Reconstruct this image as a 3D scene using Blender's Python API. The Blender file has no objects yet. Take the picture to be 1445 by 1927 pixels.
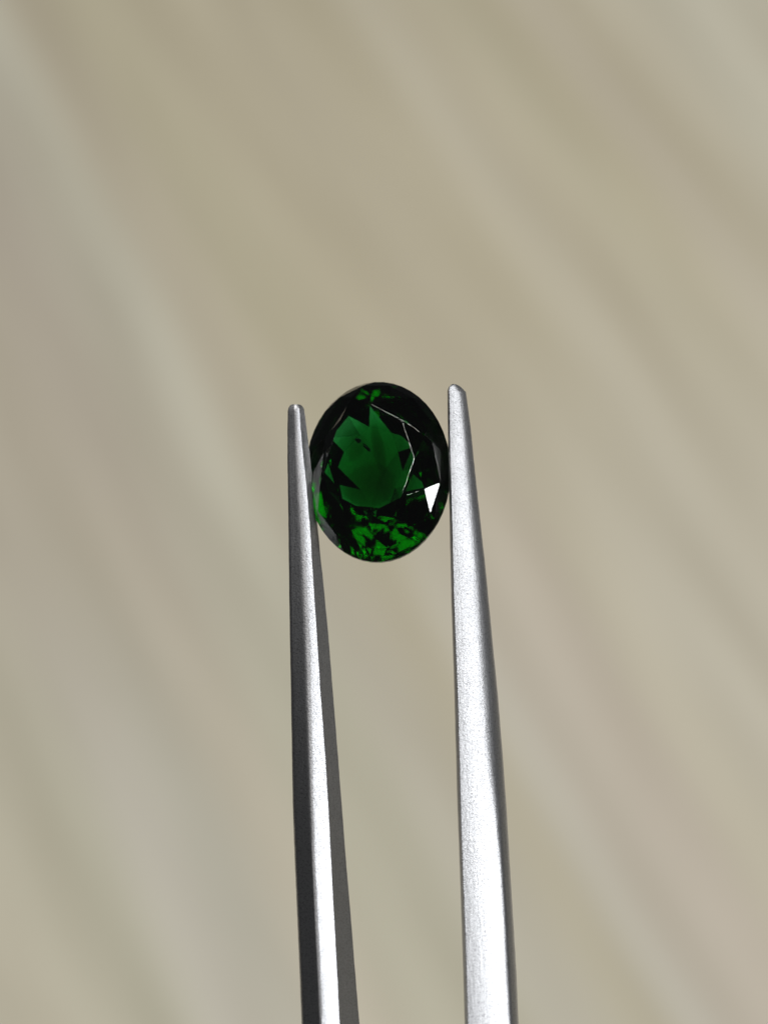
import bpy, bmesh, math, random
from mathutils import Matrix, Vector

# ------------------------------------------------------------------ frame
# Built in millimetres of the picture plane that holds the stone: x right,
# y up, z towards the lens.  FRAME tips that plane 34.5 deg off horizontal,
# the way the tweezers are held over the floor.
MM = 0.001
PITCH = math.radians(34.5)
LENS_DIST = 100.0            # lens to stone, mm
FLOOR_DIST = 450.0           # stone to floor along the axis, mm
HEIGHT = FLOOR_DIST * MM * math.cos(PITCH)
FRAME = Matrix.Translation((0, -FLOOR_DIST * MM * math.sin(PITCH), HEIGHT)) @ Matrix.Rotation(PITCH, 4, 'X')
PPM = 41.3                   # photo pixels per mm


def px(x, y):
    return ((x - 722.5) / PPM, (963.5 - y) / PPM)


scene = bpy.context.scene
col = scene.collection

# ------------------------------------------------------------------ camera
cam = bpy.data.cameras.new('camera')
cam_o = bpy.data.objects.new('camera', cam)
col.objects.link(cam_o)
cam_o.matrix_world = FRAME @ Matrix.Translation((0, 0, LENS_DIST * MM))
cam.sensor_fit = 'VERTICAL'
cam.sensor_height = 36
cam.sensor_width = 27
cam.lens = 36 * LENS_DIST / (1927 / PPM)
cam.clip_start = 0.005
cam.clip_end = 50
cam.dof.use_dof = True
cam.dof.focus_distance = (LENS_DIST - 0.8) * MM
cam.dof.aperture_fstop = cam.lens / 2.4
scene.camera = cam_o

# ------------------------------------------------------------------ world, lamps, exposure
world = bpy.data.worlds.new('World')
scene.world = world
world.use_nodes = True
bg = world.node_tree.nodes['Background']
bg.inputs[0].default_value = (0.93, 0.97, 1.0, 1)
bg.inputs[1].default_value = 0.035


def area_lamp(name, direction, dist, sx, sy, power, colour=(1, 1, 1)):
    """rectangular lamp at `direction` (picture frame) from the stone"""
    l = bpy.data.lights.new(name, 'AREA')
    l.shape = 'RECTANGLE'
    l.size, l.size_y = sx, sy
    l.energy = power
    l.color = colour
    o = bpy.data.objects.new(name, l)
    col.objects.link(o)
    d = Vector(direction).normalized()
    p = FRAME @ (d * dist)
    tgt = FRAME @ Vector((0, 0, 0))
    o.location = p
    o.rotation_euler = (tgt - p).to_track_quat('-Z', 'Y').to_euler()
    return o


# radiance ~ power / (pi * size_x * size_y)
area_lamp('key_light', (0.80, 0.16, 0.58), 0.55, 0.168, 0.168, 1.65, (0.97, 0.99, 1.0))
area_lamp('overhead_fill', (-0.03, 0.74, 0.67), 1.5, 0.52, 0.80, 15.0, (1.0, 0.985, 0.96))  # added overhead source: lifts the wood and the stone's lower flashes
area_lamp('glint_helper', (-0.09, 0.57, 0.82), 1.5, 0.17, 0.17, 3.6, (1.0, 0.98, 0.95))  # added small source to brighten the flash at the stone's left rim
area_lamp('glint_helper', (0.33, 0.80, 0.45), 1.6, 0.16, 0.16, 1.6, (1.0, 0.98, 0.95))  # added to draw bright lines along the upper crown edges
area_lamp('glint_helper', (0.31, 0.25, 0.91), 1.6, 0.13, 0.13, 1.0, (1.0, 0.98, 0.95))  # added likewise for the lower crown edges

vs = scene.view_settings
vs.view_transform = 'Standard'
vs.look = 'None'
vs.exposure = 0
vs.gamma = 1
cy = scene.cycles
cy.max_bounces = 24
cy.transmission_bounces = 24
cy.glossy_bounces = 10
cy.caustics_refractive = True
cy.caustics_reflective = True
cy.blur_glossy = 0.3
cy.sample_clamp_indirect = 12
cy.use_denoising = True


# ------------------------------------------------------------------ node helpers
def new_mat(name):
    m = bpy.data.materials.new(name)
    m.use_nodes = True
    nt = m.node_tree
    return m, nt, nt.nodes, nt.links, nt.nodes['Principled BSDF']


def lin(c):
    return tuple(((v / 255 + 0.055) / 1.055) ** 2.4 if v > 10 else v / 255 / 12.92 for v in c) + (1,)


# ------------------------------------------------------------------ floor
GRAIN = math.radians(25.1)


def floor_uv(x, y):
    """photo pixel -> (along, across) the grain on the floor, metres"""
    f = LENS_DIST * PPM
    d = FRAME.to_3x3() @ Vector(((x - 722.5) / f, (963.5 - y) / f, -1))
    o = FRAME @ Vector((0, 0, LENS_DIST * MM))
    p = o + d * (-o.z / d.z)
    return (-p.x * math.sin(GRAIN) + p.y * math.cos(GRAIN), p.x * math.cos(GRAIN) + p.y * math.sin(GRAIN))


def floor_material():
    m, nt, N, L, bsdf = new_mat('pale_wood')
    tc = N.new('ShaderNodeTexCoord')
    mp = N.new('ShaderNodeMapping')
    mp.vector_type = 'POINT'
    mp.inputs['Rotation'].default_value = (0, 0, -GRAIN)   # x' across, y' along
    L.new(tc.outputs['Object'], mp.inputs['Vector'])
    sep = N.new('ShaderNodeSeparateXYZ')
    L.new(mp.outputs[0], sep.inputs[0])
    # slow wander of the grain
    mp2 = N.new('ShaderNodeMapping')
    mp2.inputs['Scale'].default_value = (9, 4.5, 1)
    L.new(mp.outputs[0], mp2.inputs['Vector'])
    nz = N.new('ShaderNodeTexNoise')
    nz.inputs['Scale'].default_value = 1
    nz.inputs['Detail'].default_value = 2
    L.new(mp2.outputs[0], nz.inputs['Vector'])
    wob = N.new('ShaderNodeMath'); wob.operation = 'MULTIPLY_ADD'
    wob.inputs[1].default_value = 0.020
    L.new(nz.outputs['Fac'], wob.inputs[0])
    L.new(sep.outputs['X'], wob.inputs[2])
    W0, W1 = -0.22, 0.26

    def ramp(samples, row):
        mr = N.new('ShaderNodeMapRange')
        mr.inputs['From Min'].default_value = W0
        mr.inputs['From Max'].default_value = W1
        L.new(wob.outputs[0], mr.inputs['Value'])
        r = N.new('ShaderNodeValToRGB')
        L.new(mr.outputs[0], r.inputs[0])
        els = r.color_ramp.elements
        pts = []
        for x, c in samples:
            v = floor_uv(x, row)[1] + 0.010
            pts.append(((v - W0) / (W1 - W0), tuple(k * ALB for k in lin(c)[:3]) + (1,)))
        while len(els) < len(pts):
            els.new(0.5)
        for e, (p, c) in zip(els, pts):
            e.position = max(0, min(1, p)); e.color = c
        r.color_ramp.interpolation = 'EASE'
        return r

    ALB = 1.50
    top = ramp([(-150, (158, 151, 136)), (0, (157, 150, 137)), (75, (160, 155, 141)), (165, (173, 170, 155)), (240, (163, 156, 138)),
                (400, (166, 160, 138)), (560, (168, 161, 140)), (700, (166, 159, 139)), (850, (168, 161, 140)),
                (955, (173, 167, 149)), (1035, (168, 161, 141)), (1150, (171, 165, 144)), (1225, (164, 157, 135)),
                (1300, (173, 166, 149)), (1380, (167, 160, 140)), (1460, (174, 168, 150)), (1560, (176, 172, 156))], 400)
    bot = ramp([(-300, (166, 162, 147)), (-100, (170, 165, 148)), (0, (168, 164, 147)), (110, (165, 162, 145)), (230, (171, 167, 155)),
                (330, (167, 164, 151)), (480, (170, 164, 148)), (600, (166, 163, 146)), (740, (160, 157, 140)), (830, (168, 164, 150)),
                (990, (163, 157, 138)), (1075, (169, 165, 153)), (1140, (164, 157, 144)), (1280, (170, 162, 149)),
                (1380, (168, 162, 145)), (1500, (172, 167, 152))], 1500)
    mx = N.new('ShaderNodeMix'); mx.data_type = 'RGBA'
    mr = N.new('ShaderNodeMapRange'); mr.interpolation_type = 'SMOOTHSTEP'
    ua, ub = floor_uv(722, 1500)[0], floor_uv(722, 500)[0]
    mr.inputs['From Min'].default_value = ua
    mr.inputs['From Max'].default_value = ub
    L.new(sep.outputs['Y'], mr.inputs['Value'])
    L.new(mr.outputs[0], mx.inputs['Factor'])
    L.new(bot.outputs[0], mx.inputs[6]); L.new(top.outputs[0], mx.inputs[7])
    # finer streaks along the grain, and cloudy patches
    mp3 = N.new('ShaderNodeMapping')
    mp3.inputs['Scale'].default_value = (75, 7, 1)
    L.new(mp.outputs[0], mp3.inputs['Vector'])
    n3 = N.new('ShaderNodeTexNoise'); n3.inputs['Scale'].default_value = 1; n3.inputs['Detail'].default_value = 4
    L.new(mp3.outputs[0], n3.inputs['Vector'])
    r3 = N.new('ShaderNodeValToRGB')
    r3.color_ramp.elements[0].position = 0.3; r3.color_ramp.elements[0].color = (0.84, 0.82, 0.79, 1)
    r3.color_ramp.elements[1].position = 0.7; r3.color_ramp.elements[1].color = (1.12, 1.12, 1.13, 1)
    L.new(n3.outputs['Fac'], r3.inputs[0])
    mp4 = N.new('ShaderNodeMapping'); mp4.inputs['Scale'].default_value = (16, 8, 1)
    L.new(mp.outputs[0], mp4.inputs['Vector'])
    n4 = N.new('ShaderNodeTexNoise'); n4.inputs['Scale'].default_value = 1; n4.inputs['Detail'].default_value = 2
    L.new(mp4.outputs[0], n4.inputs['Vector'])
    f4 = N.new('ShaderNodeMapRange')
    f4.inputs['From Min'].default_value = 0.38; f4.inputs['From Max'].default_value = 0.62
    f4.inputs['To Min'].default_value = 0.0; f4.inputs['To Max'].default_value = 0.18
    L.new(n4.outputs['Fac'], f4.inputs['Value'])
    even = N.new('ShaderNodeMix'); even.data_type = 'RGBA'
    even.inputs[7].default_value = tuple(k * ALB for k in lin((169, 162, 144))[:3]) + (1,)
    L.new(f4.outputs[0], even.inputs['Factor']); L.new(mx.outputs[2], even.inputs[6])
    mul = N.new('ShaderNodeMix'); mul.data_type = 'RGBA'; mul.blend_type = 'MULTIPLY'
    mul.inputs['Factor'].default_value = 0.75
    L.new(even.outputs[2], mul.inputs[6]); L.new(r3.outputs[0], mul.inputs[7])
    L.new(mul.outputs[2], bsdf.inputs['Base Color'])
    bsdf.inputs['Roughness'].default_value = 0.6
    bsdf.inputs['Specular IOR Level'].default_value = 0.3
    return m


def make_tabletop():
    bm = bmesh.new()
    bmesh.ops.create_cube(bm, size=1)
    for v in bm.verts:
        v.co = Vector((v.co.x * 0.84, v.co.y * 0.84, (v.co.z - 0.5) * 0.028))
    bmesh.ops.bevel(bm, geom=list(bm.edges), offset=0.003, segments=2, affect='EDGES')
    me = bpy.data.meshes.new('tabletop')
    bm.to_mesh(me); bm.free()
    me.materials.append(floor_material())
    o = bpy.data.objects.new('tabletop', me)
    col.objects.link(o)
    o['kind'] = 'structure'
    o['label'] = 'pale blurred wooden tabletop with soft diagonal grain'
    return o


make_tabletop()


# ------------------------------------------------------------------ tweezers
def steel_material(name, rough=0.41, tint=(0.435, 0.435, 0.447)):
    m, nt, N, L, bsdf = new_mat(name)
    bsdf.inputs['Metallic'].default_value = 1
    tc = N.new('ShaderNodeTexCoord')
    # blasted grain, strongest towards the tips
    n1 = N.new('ShaderNodeTexNoise')
    n1.inputs['Scale'].default_value = 13000
    n1.inputs['Detail'].default_value = 3
    n1.inputs['Roughness'].default_value = 0.6
    L.new(tc.outputs['Object'], n1.inputs['Vector'])
    # brush marks drawn out along the arm
    mp = N.new('ShaderNodeMapping')
    mp.inputs['Scale'].default_value = (7000, 160, 7000)
    L.new(tc.outputs['Object'], mp.inputs['Vector'])
    n2 = N.new('ShaderNodeTexNoise'); n2.inputs['Scale'].default_value = 1; n2.inputs['Detail'].default_value = 2
    L.new(mp.outputs[0], n2.inputs['Vector'])
    # patches where the blasting bit deeper
    n3 = N.new('ShaderNodeTexNoise'); n3.inputs['Scale'].default_value = 1500; n3.inputs['Detail'].default_value = 3
    L.new(tc.outputs['Object'], n3.inputs['Vector'])
    sep = N.new('ShaderNodeSeparateXYZ'); L.new(tc.outputs['Object'], sep.inputs[0])
    mr = N.new('ShaderNodeMapRange'); mr.interpolation_type = 'SMOOTHSTEP'
    mr.inputs['From Min'].default_value = -0.022; mr.inputs['From Max'].default_value = -0.010
    mr.inputs['To Min'].default_value = 0.25; mr.inputs['To Max'].default_value = 1.0
    L.new(sep.outputs['Y'], mr.inputs['Value'])
    pm = N.new('ShaderNodeMath'); pm.operation = 'MULTIPLY'
    pr = N.new('ShaderNodeMapRange')
    pr.inputs['From Min'].default_value = 0.35; pr.inputs['From Max'].default_value = 0.65
    pr.inputs['To Min'].default_value = 0.30; pr.inputs['To Max'].default_value = 0.36
    L.new(n3.outputs['Fac'], pr.inputs['Value'])
    L.new(mr.outputs[0], pm.inputs[0]); L.new(pr.outputs[0], pm.inputs[1])
    b1 = N.new('ShaderNodeBump'); b1.inputs['Distance'].default_value = 0.00005
    ms = N.new('ShaderNodeMath'); ms.operation = 'MULTIPLY'; ms.inputs[1].default_value = 0.9
    L.new(pm.outputs[0], ms.inputs[0])
    L.new(ms.outputs[0], b1.inputs['Strength'])
    L.new(n1.outputs['Fac'], b1.inputs['Height'])
    b2 = N.new('ShaderNodeBump'); b2.inputs['Distance'].default_value = 0.00002; b2.inputs['Strength'].default_value = 0.4
    L.new(n2.outputs['Fac'], b2.inputs['Height'])
    L.new(b1.outputs[0], b2.inputs['Normal'])
    L.new(b2.outputs[0], bsdf.inputs['Normal'])
    rr = N.new('ShaderNodeMapRange')
    rr.inputs['To Min'].default_value = rough - 0.01; rr.inputs['To Max'].default_value = rough + 0.02
    L.new(n3.outputs['Fac'], rr.inputs['Value'])
    rt = N.new('ShaderNodeMapRange')                  # the tips are blasted duller
    rt.inputs['From Min'].default_value = -0.016; rt.inputs['From Max'].default_value = 0.006
    rt.inputs['To Min'].default_value = 0.0; rt.inputs['To Max'].default_value = 0.08
    L.new(sep.outputs['Y'], rt.inputs['Value'])
    ra = N.new('ShaderNodeMath'); ra.operation = 'ADD'
    L.new(rr.outputs[0], ra.inputs[0]); L.new(rt.outputs[0], ra.inputs[1])
    L.new(ra.outputs[0], bsdf.inputs['Roughness'])
    cr = N.new('ShaderNodeValToRGB')  # dark pits and bright glints painted into the base colour
    cr.color_ramp.elements[0].position = 0.30
    cr.color_ramp.elements[0].color = tuple(t * 0.55 for t in tint) + (1,)
    cr.color_ramp.elements[1].position = 0.5
    cr.color_ramp.elements[1].color = tuple(tint) + (1,)
    painted_glint = cr.color_ramp.elements.new(0.66); painted_glint.color = tuple(tint) + (1,)
    painted_glint = cr.color_ramp.elements.new(0.74); painted_glint.color = tuple(min(0.85, t * 1.6) for t in tint) + (1,)
    L.new(n1.outputs['Fac'], cr.inputs[0])
    L.new(cr.outputs[0], bsdf.inputs['Base Color'])
    return m


def interp(table, y):
    """table rows (y, a, b, c, d): linear interpolation on y"""
    for k in range(len(table) - 1):
        r0, r1 = table[k], table[k + 1]
        if y <= r1[0] or k == len(table) - 2:
            t = (y - r0[0]) / (r1[0] - r0[0])
            t = max(0, min(1, t))
            return [r0[i] + (r1[i] - r0[i]) * t for i in range(1, len(r0))]


def smooth(t):
    t = max(0, min(1, t))
    return t * t * (3 - 2 * t)


def pchip(table, y):
    """smoothed table: average of interpolated rows nearby"""
    w = 14
    acc = None
    for d in (-2, -1, 0, 1, 2):
        r = interp(table, y + d * w / 2)
        acc = r if acc is None else [a + b for a, b in zip(acc, r)]
    return [a / 5 for a in acc]


#            y     outer  strip  ridge  inner      (photo pixels at the stone's plane)
LEFT = [(762, 543.0, 558.5, 564.0, 571.5), (800, 542.0, 560.0, 566.0, 576.5), (840, 541.8, 563.0, 569.5, 581.0),
        (900, 542.3, 567.0, 576.0, 588.0), (960, 543.3, 570.5, 581.5, 594.0), (1000, 543.8, 573.0, 584.8, 598.5),
        (1040, 544.2, 575.0, 587.0, 602.0), (1100, 544.8, 578.0, 590.8, 608.5), (1209, 546.2, 582.0, 598.0, 618.5),
        (1318, 548.2, 583.0, 605.0, 627.0), (1427, 549.8, 585.5, 613.0, 635.5), (1518, 551.4, 588.0, 618.6, 642.6),
        (1611, 554.6, 591.5, 623.2, 649.4), (1722, 559.4, 596.5, 628.8, 658.5), (1832, 564.0, 602.0, 635.0, 667.2),
        (1927, 567.6, 606.5, 639.6, 674.6), (2600, 596, 644, 684, 732), (4000, 690, 750, 800, 862), (5400, 848, 900, 935, 958)]
#            y     inner  bright grad   outer
RIGHT = [(726, 841.4, 843.0, 861.0, 873.0), (760, 841.8, 843.8, 866.0, 878.4), (800, 842.4, 844.6, 870.0, 884.0),
         (860, 843.4, 845.8, 876.0, 890.0), (920, 844.5, 847.4, 882.0, 896.4), (980, 845.7, 849.0, 888.0, 903.0),
         (1060, 847.4, 851.0, 897.0, 912.0), (1140, 849.2, 853.0, 902.0, 920.0), (1209, 851.8, 856.0, 907.0, 926.8),
         (1318, 855.0, 860.0, 914.5, 937.7), (1427, 858.0, 863.0, 922.0, 946.6), (1518, 860.6, 865.2, 933.0, 953.2),
         (1611, 864.2, 868.4, 941.0, 958.6), (1722, 868.0, 873.0, 948.5, 965.4), (1832, 871.6, 876.6, 954.0, 972.2),
         (1927, 874.2, 879.0, 959.5, 976.0), (2600, 900, 906, 1000, 1026), (4000, 940, 948, 1040, 1070), (5400, 962, 972, 1030, 1062)]


def rise(y):
    """the arms come up towards the lens below the stone (mm)"""
    Y = max(0.0, (y - 820) / PPM)
    far = max(0.0, Y - 30)
    Y = min(Y, 30)
    return far * 0.02 + Y * math.tan(math.radians(4.5)) + Y * Y * 0.0011


def left_profile(y):
    xo, xs, xr, xi = pchip(LEFT, y)
    k = smooth((y - 950) / 700)                     # 0 round near the tip, 1 chamfered lower down
    w = xr - xo
    f = (xr - xs) / w * (0.50 + 0.40 * k)
    soft = 0.46 * (1 - k) + 0.13 * k
    pts = []
    n = 22
    z = 0.0
    x = xr
    zr = 0.55 * PPM
    out = [(xr, zr)]
    for i in range(1, n + 1):
        s0, s1 = (i - 1) / n, i / n
        s = (s0 + s1) / 2
        if s < f:
            th = 30 - 9 * (s / f)
        else:
            th = 21 - 61 * (0.78 + 0.22 * k) * smooth((s - f) / soft)
            th -= 36 * smooth((s - 0.9) / 0.1)
        dx = w / n
        zr += math.tan(math.radians(th)) * dx
        out.append((xr - w * s1, zr))
    z_out = out[-1][1]
    z_in = 0.55 * PPM - 2.15 * (xi - xr)
    zb = min(z_in, z_out - 6) - 4
    loop = out                                       # ridge -> outer
    loop += [(xo + 0.6, z_out - 5), (xo + 5, zb - 6), (xi - 5, zb - 6), (xi - 1.0, min(z_in - 2, zb + 3))]
    # inner flat, back edge up to the ridge
    m = 6
    for i in range(m):
        t = i / m
        loop.append((xi + (xr - xi) * t, z_in + (0.55 * PPM - z_in) * t))
    return loop


def right_profile(y):
    xi, xb, xg, xo = pchip(RIGHT, y)
    k = smooth((y - 1250) / 450)
    zr = 1.45 * PPM
    w = xo - xb
    f = (xg - xb) / w
    soft = (1 - f) * (1.0 * (1 - k) + 0.45 * k) + 0.24 * (1 - k)
    f0 = f - 0.24 * (1 - k) - 0.04 * k
    n = 24
    out = [(xb, zr)]
    z = zr
    for i in range(1, n + 1):
        s = (i - 0.5) / n
        if s < f0:
            th = 15 + 12 * (s / f0)
        else:
            th = 27 + 38 * smooth((s - f0) / soft)
            th += 15 * smooth((s - 0.93) / 0.07)
        z -= math.tan(math.radians(th)) * w / n
        out.append((xb + w * i / n, z))
    zo = out[-1][1]
    zb = min(zo - 14, zr - 85 - 30 * k)
    loop = out + [(xo - 0.6, zo - 6), (xo - 5, zb), (xi + 6, zb), (xi + 1.5, zb + 5)]
    zi = zr - (xb - xi) * 3.2
    loop += [(xi, zr - 60), (xi - 0.2, zr - 35), (xi, zi), (xi + (xb - xi) * 0.55, zi + (zr - zi) * 0.72)]
    return loop


def arm_mesh(name, profile, ytop, tip, drop, mat, sharp, seed):
    rnd = random.Random(seed)
    bm = bmesh.new()
    ys = [ytop + 13 + i * 7 for i in range(0, 24)]
    while ys[-1] < 1960:
        ys.append(ys[-1] + 13)
    ys += [2050, 2200, 2400, 2700, 3000, 3400, 3800, 4200, 4600, 5000, 5400]
    rings = []
    base = profile(ytop + 13)
    cx = sum(p[0] for p in base) / len(base)
    cz = sum(p[1] for p in base) / len(base)
    for (dy, inset) in tip:                         # blunt worn tip
        pr = profile(ytop + 13)
        x0 = min(p[0] for p in pr); x1 = max(p[0] for p in pr)
        z0 = min(p[1] for p in pr); z1 = max(p[1] for p in pr)
        (l, r, zf) = inset
        ring = []
        for (x, z) in pr:
            tx = (x - x0) / (x1 - x0)
            nx = x0 + l + tx * (x1 - x0 - l - r)
            tz = (z - z0) / (z1 - z0)
            nz = z0 + 8 * zf + tz * (z1 - z0 - 8 * zf - drop * zf)
            ring.append((nx + rnd.uniform(-.25, .25), nz, ytop + dy + rnd.uniform(-.3, .3)))
        rings.append(ring)
    for y in ys:
        j = [rnd.uniform(-0.22, 0.22) for _ in range(3)]
        pr = profile(y)
        rings.append([(x + (j[0] if i % 9 else j[1]), z, y) for i, (x, z) in enumerate(pr)])
    vr = []
    for ring in rings:
        row = []
        for (x, z, y) in ring:
            zz = z / PPM + rise(y)
            k = 1 - rise(y) / LENS_DIST
            row.append(bm.verts.new(((x - 722.5) / PPM * k * MM, (963.5 - y) / PPM * k * MM, zz * MM)))
        vr.append(row)
    n = len(vr[0])
    for a, b in zip(vr[:-1], vr[1:]):
        for i in range(n):
            f = bm.faces.new((a[i], b[i], b[(i + 1) % n], a[(i + 1) % n]))
            f.smooth = True
    t = bm.faces.new(vr[0]); bm.faces.new(list(reversed(vr[-1])))
    bmesh.ops.recalc_face_normals(bm, faces=bm.faces)
    for e in bm.edges:
        if len(e.link_faces) == 2 and e.calc_face_angle(0) > math.radians(sharp):
            e.smooth = False
    me = bpy.data.meshes.new(name)
    bm.to_mesh(me); bm.free()
    me.materials.append(mat)
    return me


def make_tweezers():
    root = bpy.data.objects.new('tweezers', None)
    col.objects.link(root)
    root.matrix_world = FRAME
    root.empty_display_size = 0.01
    root['label'] = 'brushed steel tweezers with two tapering arms gripping the green stone'
    root['category'] = 'tweezers'
    steel = steel_material('blasted_steel')
    tipL = [(0, (6.5, 7.5, 1.0)), (2.5, (3.2, 4.2, .55)), (6.5, (1.0, 1.5, .2)), (10, (.3, .4, .05))]
    tipR = [(0, (8.0, 17.0, 1.0)), (2, (4.2, 12.0, .7)), (4.5, (2.0, 8.4, .45)), (8, (.7, 4.8, .25)), (11.5, (.1, 2.0, .1))]
    for me, lab in ((arm_mesh('arm', left_profile, 762, tipL, 4.5, steel, 26, 3), 'shaded left arm with a bright ridge and dark flanks'),
                    (arm_mesh('arm', right_profile, 726, tipR, 1.0, steel, 40, 8), 'bright right arm with a broad pale front face')):
        o = bpy.data.objects.new('arm', me)
        col.objects.link(o)
        o.parent = root
        o['label'] = lab
    # the welded end, well below the picture
    bm = bmesh.new()
    bmesh.ops.create_cube(bm, size=1)
    k = 1 - rise(5400) / LENS_DIST
    x0, y0 = (c * k for c in px(835, 5330)); x1, y1 = (c * k for c in px(1075, 5700))
    for v in bm.verts:
        v.co = Vector((((x0 + x1) / 2 + v.co.x * (x1 - x0)), (y0 + y1) / 2 + v.co.y * (y0 - y1), -0.3 + rise(5400) + v.co.z * 4.2)) * MM
    bmesh.ops.bevel(bm, geom=list(bm.edges), offset=0.0008, segments=3, affect='EDGES')
    me = bpy.data.meshes.new('joint'); bm.to_mesh(me); bm.free()
    me.materials.append(steel)
    o = bpy.data.objects.new('joint', me); col.objects.link(o); o.parent = root
    return root


make_tweezers()


# ------------------------------------------------------------------ gemstone
TILT_X, TILT_Y, SPIN = -18.0, -10.0, 6.5
HX, HY = 3.34, 4.35        # half width / length at the girdle, mm
R0 = 3.4                    # height unit, mm


def gem_material():
    m = bpy.data.materials.new('green_garnet')
    m.use_nodes = True
    nt = m.node_tree; N = nt.nodes; L = nt.links
    N.remove(N['Principled BSDF'])
    out = N['Material Output']
    g = N.new('ShaderNodeBsdfGlass')
    g.distribution = 'GGX'
    g.inputs['IOR'].default_value = 1.74
    tc = N.new('ShaderNodeTexCoord'); sp = N.new('ShaderNodeSeparateXYZ')
    L.new(tc.outputs['Object'], sp.inputs[0])
    lt = N.new('ShaderNodeMath'); lt.operation = 'LESS_THAN'; lt.inputs[1].default_value = -0.0001
    L.new(sp.outputs['Z'], lt.inputs[0])
    mu = N.new('ShaderNodeMath'); mu.operation = 'MULTIPLY'; mu.inputs[1].default_value = 0.045   # duller polish underneath
    L.new(lt.outputs[0], mu.inputs[0])
    L.new(mu.outputs[0], g.inputs['Roughness'])
    L.new(g.outputs[0], out.inputs['Surface'])
    v = N.new('ShaderNodeVolumeAbsorption')
    v.inputs['Color'].default_value = (0.0, 0.715, 0.33, 1)
    v.inputs['Density'].default_value = 1450
    L.new(v.outputs[0], out.inputs['Volume'])
    return m


GEM = {'pav': (0.747, 0.387, 0.566, 0.629, 0.319, 0.8, 0.93), 'seed': 7183, 'culet': (-0.06, 0.028), 'shift': (0.012, -0.006), 'uneven': 1.556, 'nudge': [(0.248, 0.096, -0.036), (-0.047, 0.024, 0.085), (-0.017, -0.306, 0.189), (-0.014, 0.045, 0.013), (0.041, 0.069, -0.013), (-0.031, 0.015, 0.093), (-0.172, -0.129, 0.042), (0.157, 0.022, -0.121), (0.07, 0.056, -0.031), (-0.128, -0.072, -0.055), (-0.024, 0.058, -0.023), (0.112, -0.009, -0.015), (0.043, -0.042, -0.048), (0.074, 0.037, -0.136), (0.031, 0.068, -0.09), (-0.028, 0.063, -0.029), (-0.189, 0.083, -0.239), (-0.023, -0.016, 0.018), (0.008, -0.034, -0.066), (-0.1, -0.116, -0.157), (0.183, -0.205, -0.35), (-0.008, 0.042, 0.011), (0.063, 0.013, -0.081), (0.053, 0.02, 0.016), (-0.068, 0.076, -0.35), (0.011, 0.046, -0.027), (-0.054, -0.057, -0.031), (-0.051, 0.035, 0.056), (-0.001, 0.088, 0.084), (0.026, 0.234, -0.147), (0.086, -0.078, 0.098), (-0.061, -0.107, -0.139), (0.034, -0.083, 0.011), (0.156, 0.044, -0.029), (0.017, 0.001, -0.032), (0.015, -0.062, -0.018), (0.049, -0.136, -0.029), (-0.041, -0.067, -0.026), (-0.058, -0.035, 0.032), (-0.203, 0.111, -0.013)], 'crown': {'A4': (0.019, 0.125, -0.048), 'A3': (0.188, -0.089, -0.2), 'B6': (0.186, -0.105, -0.068), 'B9': (-0.038, 0.047, -0.027), 'B7': (-0.108, 0.032, -0.2), 'B8': (0.022, -0.038, -0.014)}, 'twist': -7.59}


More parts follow.
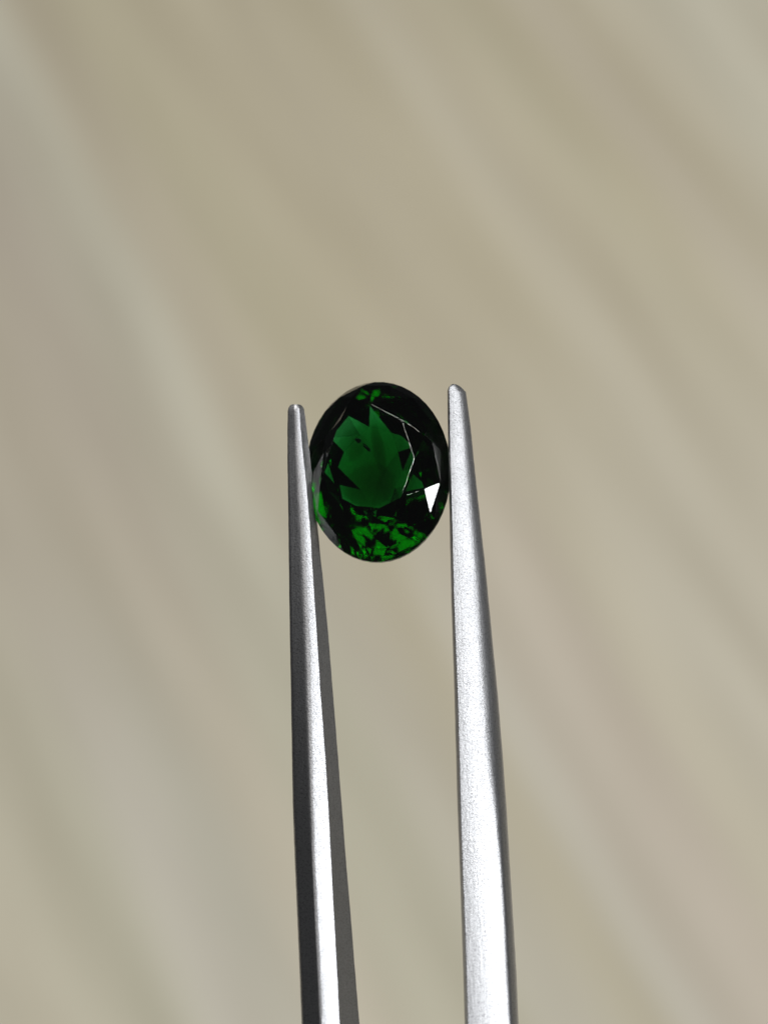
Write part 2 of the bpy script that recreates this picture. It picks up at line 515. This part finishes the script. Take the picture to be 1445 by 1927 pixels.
def gem_mesh():
    bm = bmesh.new()

    def ring(n, r, z, a0):
        vs_ = []
        g = max(0, z - 0.022) / 0.313              # table cut slightly off centre
        ox, oy = -0.04 * g, 0.055 * g
        for k in range(n):
            a = math.radians(a0 + 360 * k / n)
            vs_.append(bm.verts.new(((r * math.cos(a) + ox) * HX, (r * math.sin(a) + oy) * HY, z * R0)))
        return vs_
    TW = -5.5
    zT, r0, r1, z1, r2 = 0.335, 0.60, 0.775, 0.262, 0.918
    c = math.cos(math.radians(22.5)); c2 = math.cos(math.radians(11.25))
    z2 = zT - (zT - z1) * (r2 * c2 - r0) / (r1 * c - r0)
    T = ring(8, r0, zT, TW)
    A = ring(8, r1, z1, TW + 22.5)
    B = ring(16, r2, z2, TW + 11.25)
    G = ring(48, 1.0, 0.022, TW + 3.75)
    H = ring(48, 1.0, -0.022, TW + 3.75)
    F = bm.faces.new
    for v, d in GEM.get('crown', {}).items():
        {'A': A, 'B': B}[v[0]][int(v[1:])].co += Vector(d)
    F(T)
    for k in range(8):
        kn = (k + 1) % 8
        F((T[k], A[k], T[kn]))
        F((A[k], B[2 * k], B[2 * k + 1]))                       # upper girdle triangle
        F((T[kn], A[k], B[2 * k + 1], B[(2 * k + 2) % 16], A[kn]))   # kite
    for k in range(16):
        # B[k] sits at TW+11.25+22.5k ; G index: (11.25-3.75)/7.5 = 1 -> G[1+3k]
        i = 1 + 3 * k
        g = [G[(i + j) % 48] for j in range(4)]
        b0, b1 = B[k], B[(k + 1) % 16]
        F((b0, g[0], g[1])); F((b0, g[1], g[2], b1)); F((b1, g[2], g[3]))
    for k in range(48):
        F((G[k], H[k], H[(k + 1) % 48], G[(k + 1) % 48]))
    # pavilion: a steep outer tier, a shallow inner tier down to the culet,
    # cut by hand and so a little uneven
    rp, zp, rs, zs, rq, zq, zc = GEM['pav']
    jr = random.Random(GEM['seed'])
    tp = TW + GEM['twist']
    P = ring(16, rp, -zp, TW + 11.25)
    S = ring(16, rs, -zs, tp)
    Q = ring(8, rq, -zq, tp + 22.5)
    C = bm.verts.new((GEM['culet'][0] * HX, GEM['culet'][1] * HY, -zc * R0))
    ju = GEM['uneven']
    for v in S + Q:
        v.co += Vector((jr.uniform(-1, 1) * 0.10 * ju + GEM['shift'][0], jr.uniform(-1, 1) * 0.12 * ju + GEM['shift'][1], jr.uniform(-1, 1) * 0.05 * ju))
    for v in P:
        v.co *= 1 + jr.uniform(-0.025, 0.025) * ju
    for v, d in zip(P + S + Q, GEM.get('nudge', [])):
        v.co += Vector(d)
    for k in range(16):
        i = 1 + 3 * k
        h = [H[(i + j) % 48] for j in range(4)]
        kn = (k + 1) % 16
        p0, p1 = P[k], P[kn]
        F((p0, h[1], h[0])); F((p0, p1, h[2], h[1])); F((p1, h[3], h[2]))
        F((S[kn], p1, p0)); F((p1, S[kn], S[(k + 2) % 16]))
    for k in range(8):
        kn = (k + 1) % 8
        F((Q[k], S[2 * k + 1], S[2 * k]))
        F((Q[k], S[(2 * k + 2) % 16], S[2 * k + 1]))
        F((Q[k], Q[kn], S[(2 * k + 2) % 16]))
        F((C, Q[kn], Q[k]))
    bmesh.ops.recalc_face_normals(bm, faces=bm.faces)
    # polished, very slightly rounded crown edges
    crown = [e for e in bm.edges if all(v.co.z > 0.1 * R0 for v in e.verts)]
    rounded = set(bmesh.ops.bevel(bm, geom=crown, offset=0.0075, segments=2, profile=0.5, affect='EDGES')['faces'])
    for v in bm.verts:
        v.co *= MM
    for f in bm.faces:
        f.smooth = f in rounded
    me = bpy.data.meshes.new('gemstone')
    bm.to_mesh(me); bm.free()
    me.materials.append(gem_material())
    return me


gem = bpy.data.objects.new('gemstone', gem_mesh())
col.objects.link(gem)
gx, gy = px(711.0, 886.8)
gem.matrix_world = FRAME @ Matrix.Translation((gx * MM, gy * MM, 0.0)) @ Matrix.Rotation(math.radians(TILT_Y), 4, 'Y') @ Matrix.Rotation(math.radians(TILT_X), 4, 'X') @ Matrix.Rotation(math.radians(SPIN), 4, 'Z')
gem['label'] = 'oval faceted deep green gemstone held between the tweezer tips'
gem['category'] = 'gemstone'


# small dark inclusions caught inside the stone
def inclusion_material():
    m, nt, N, L, bsdf = new_mat('dark_inclusion')
    nz = N.new('ShaderNodeTexNoise'); nz.inputs['Scale'].default_value = 9000
    tc = N.new('ShaderNodeTexCoord'); L.new(tc.outputs['Object'], nz.inputs['Vector'])
    r = N.new('ShaderNodeValToRGB')
    r.color_ramp.elements[0].color = (0.004, 0.006, 0.004, 1); r.color_ramp.elements[1].color = (0.03, 0.04, 0.03, 1)
    L.new(nz.outputs['Fac'], r.inputs[0]); L.new(r.outputs[0], bsdf.inputs['Base Color'])
    bsdf.inputs['Roughness'].default_value = 0.6
    return m


def add_inclusions():
    rnd = random.Random(21)
    mat = inclusion_material()
    spots = [(-0.70, 1.32, 0.35, 0.16, 0.11, -35), (-0.36, 0.98, 0.20, 0.27, 0.075, -52)]
    for (x, y, z, a, b, ang) in spots:
        bm = bmesh.new()
        bmesh.ops.create_icosphere(bm, subdivisions=2, radius=1)
        for v in bm.verts:
            k = 1 + rnd.uniform(-0.28, 0.28)
            v.co = Vector((v.co.x * a, v.co.y * b, v.co.z * b * 0.6)) * k * MM
        me = bpy.data.meshes.new('inclusion'); bm.to_mesh(me); bm.free()
        me.materials.append(mat)
        o = bpy.data.objects.new('inclusion', me); col.objects.link(o)
        o.parent = gem
        o.location = (x * MM, y * MM, z * MM)
        o.rotation_euler = (0.3, 0.2, math.radians(ang))


add_inclusions()


# added absorbing blobs inside the stone, to darken its see-through centre
def add_darkening():
    m = bpy.data.materials.new('darkening_absorber')
    m.use_nodes = True
    N = m.node_tree.nodes
    N.remove(N['Principled BSDF'])
    v = N.new('ShaderNodeVolumeAbsorption')
    v.inputs['Color'].default_value = (0.0, 0.55, 0.2, 1)
    v.inputs['Density'].default_value = 760
    m.node_tree.links.new(v.outputs[0], N['Material Output'].inputs['Volume'])
    for (c, d, r) in (((-0.15, 0.15, -0.45), (3.6, 4.2, 1.9), (0.1, 0.1, 0.22)),
                      ((-0.35, -0.75, -0.35), (2.3, 2.0, 1.7), (0.1, 0.15, 0.22)),
                      ((0.15, 0.9, -0.3), (0.55, 2.4, 1.8), (0.05, 0.12, 0.12)),
                      ((-0.85, 1.1, -0.2), (0.7, 1.3, 1.5), (0.1, -0.1, -0.55))):
        bm = bmesh.new()
        bmesh.ops.create_icosphere(bm, subdivisions=1, radius=0.62)
        for w in bm.verts:
            w.co = Vector((w.co.x * d[0], w.co.y * d[1], w.co.z * d[2])) * MM
        me = bpy.data.meshes.new('darkening_blob'); bm.to_mesh(me); bm.free()
        me.materials.append(m)
        o = bpy.data.objects.new('darkening_blob', me); col.objects.link(o)
        o.parent = gem
        o.location = Vector(c) * MM
        o.rotation_euler = r


add_darkening()
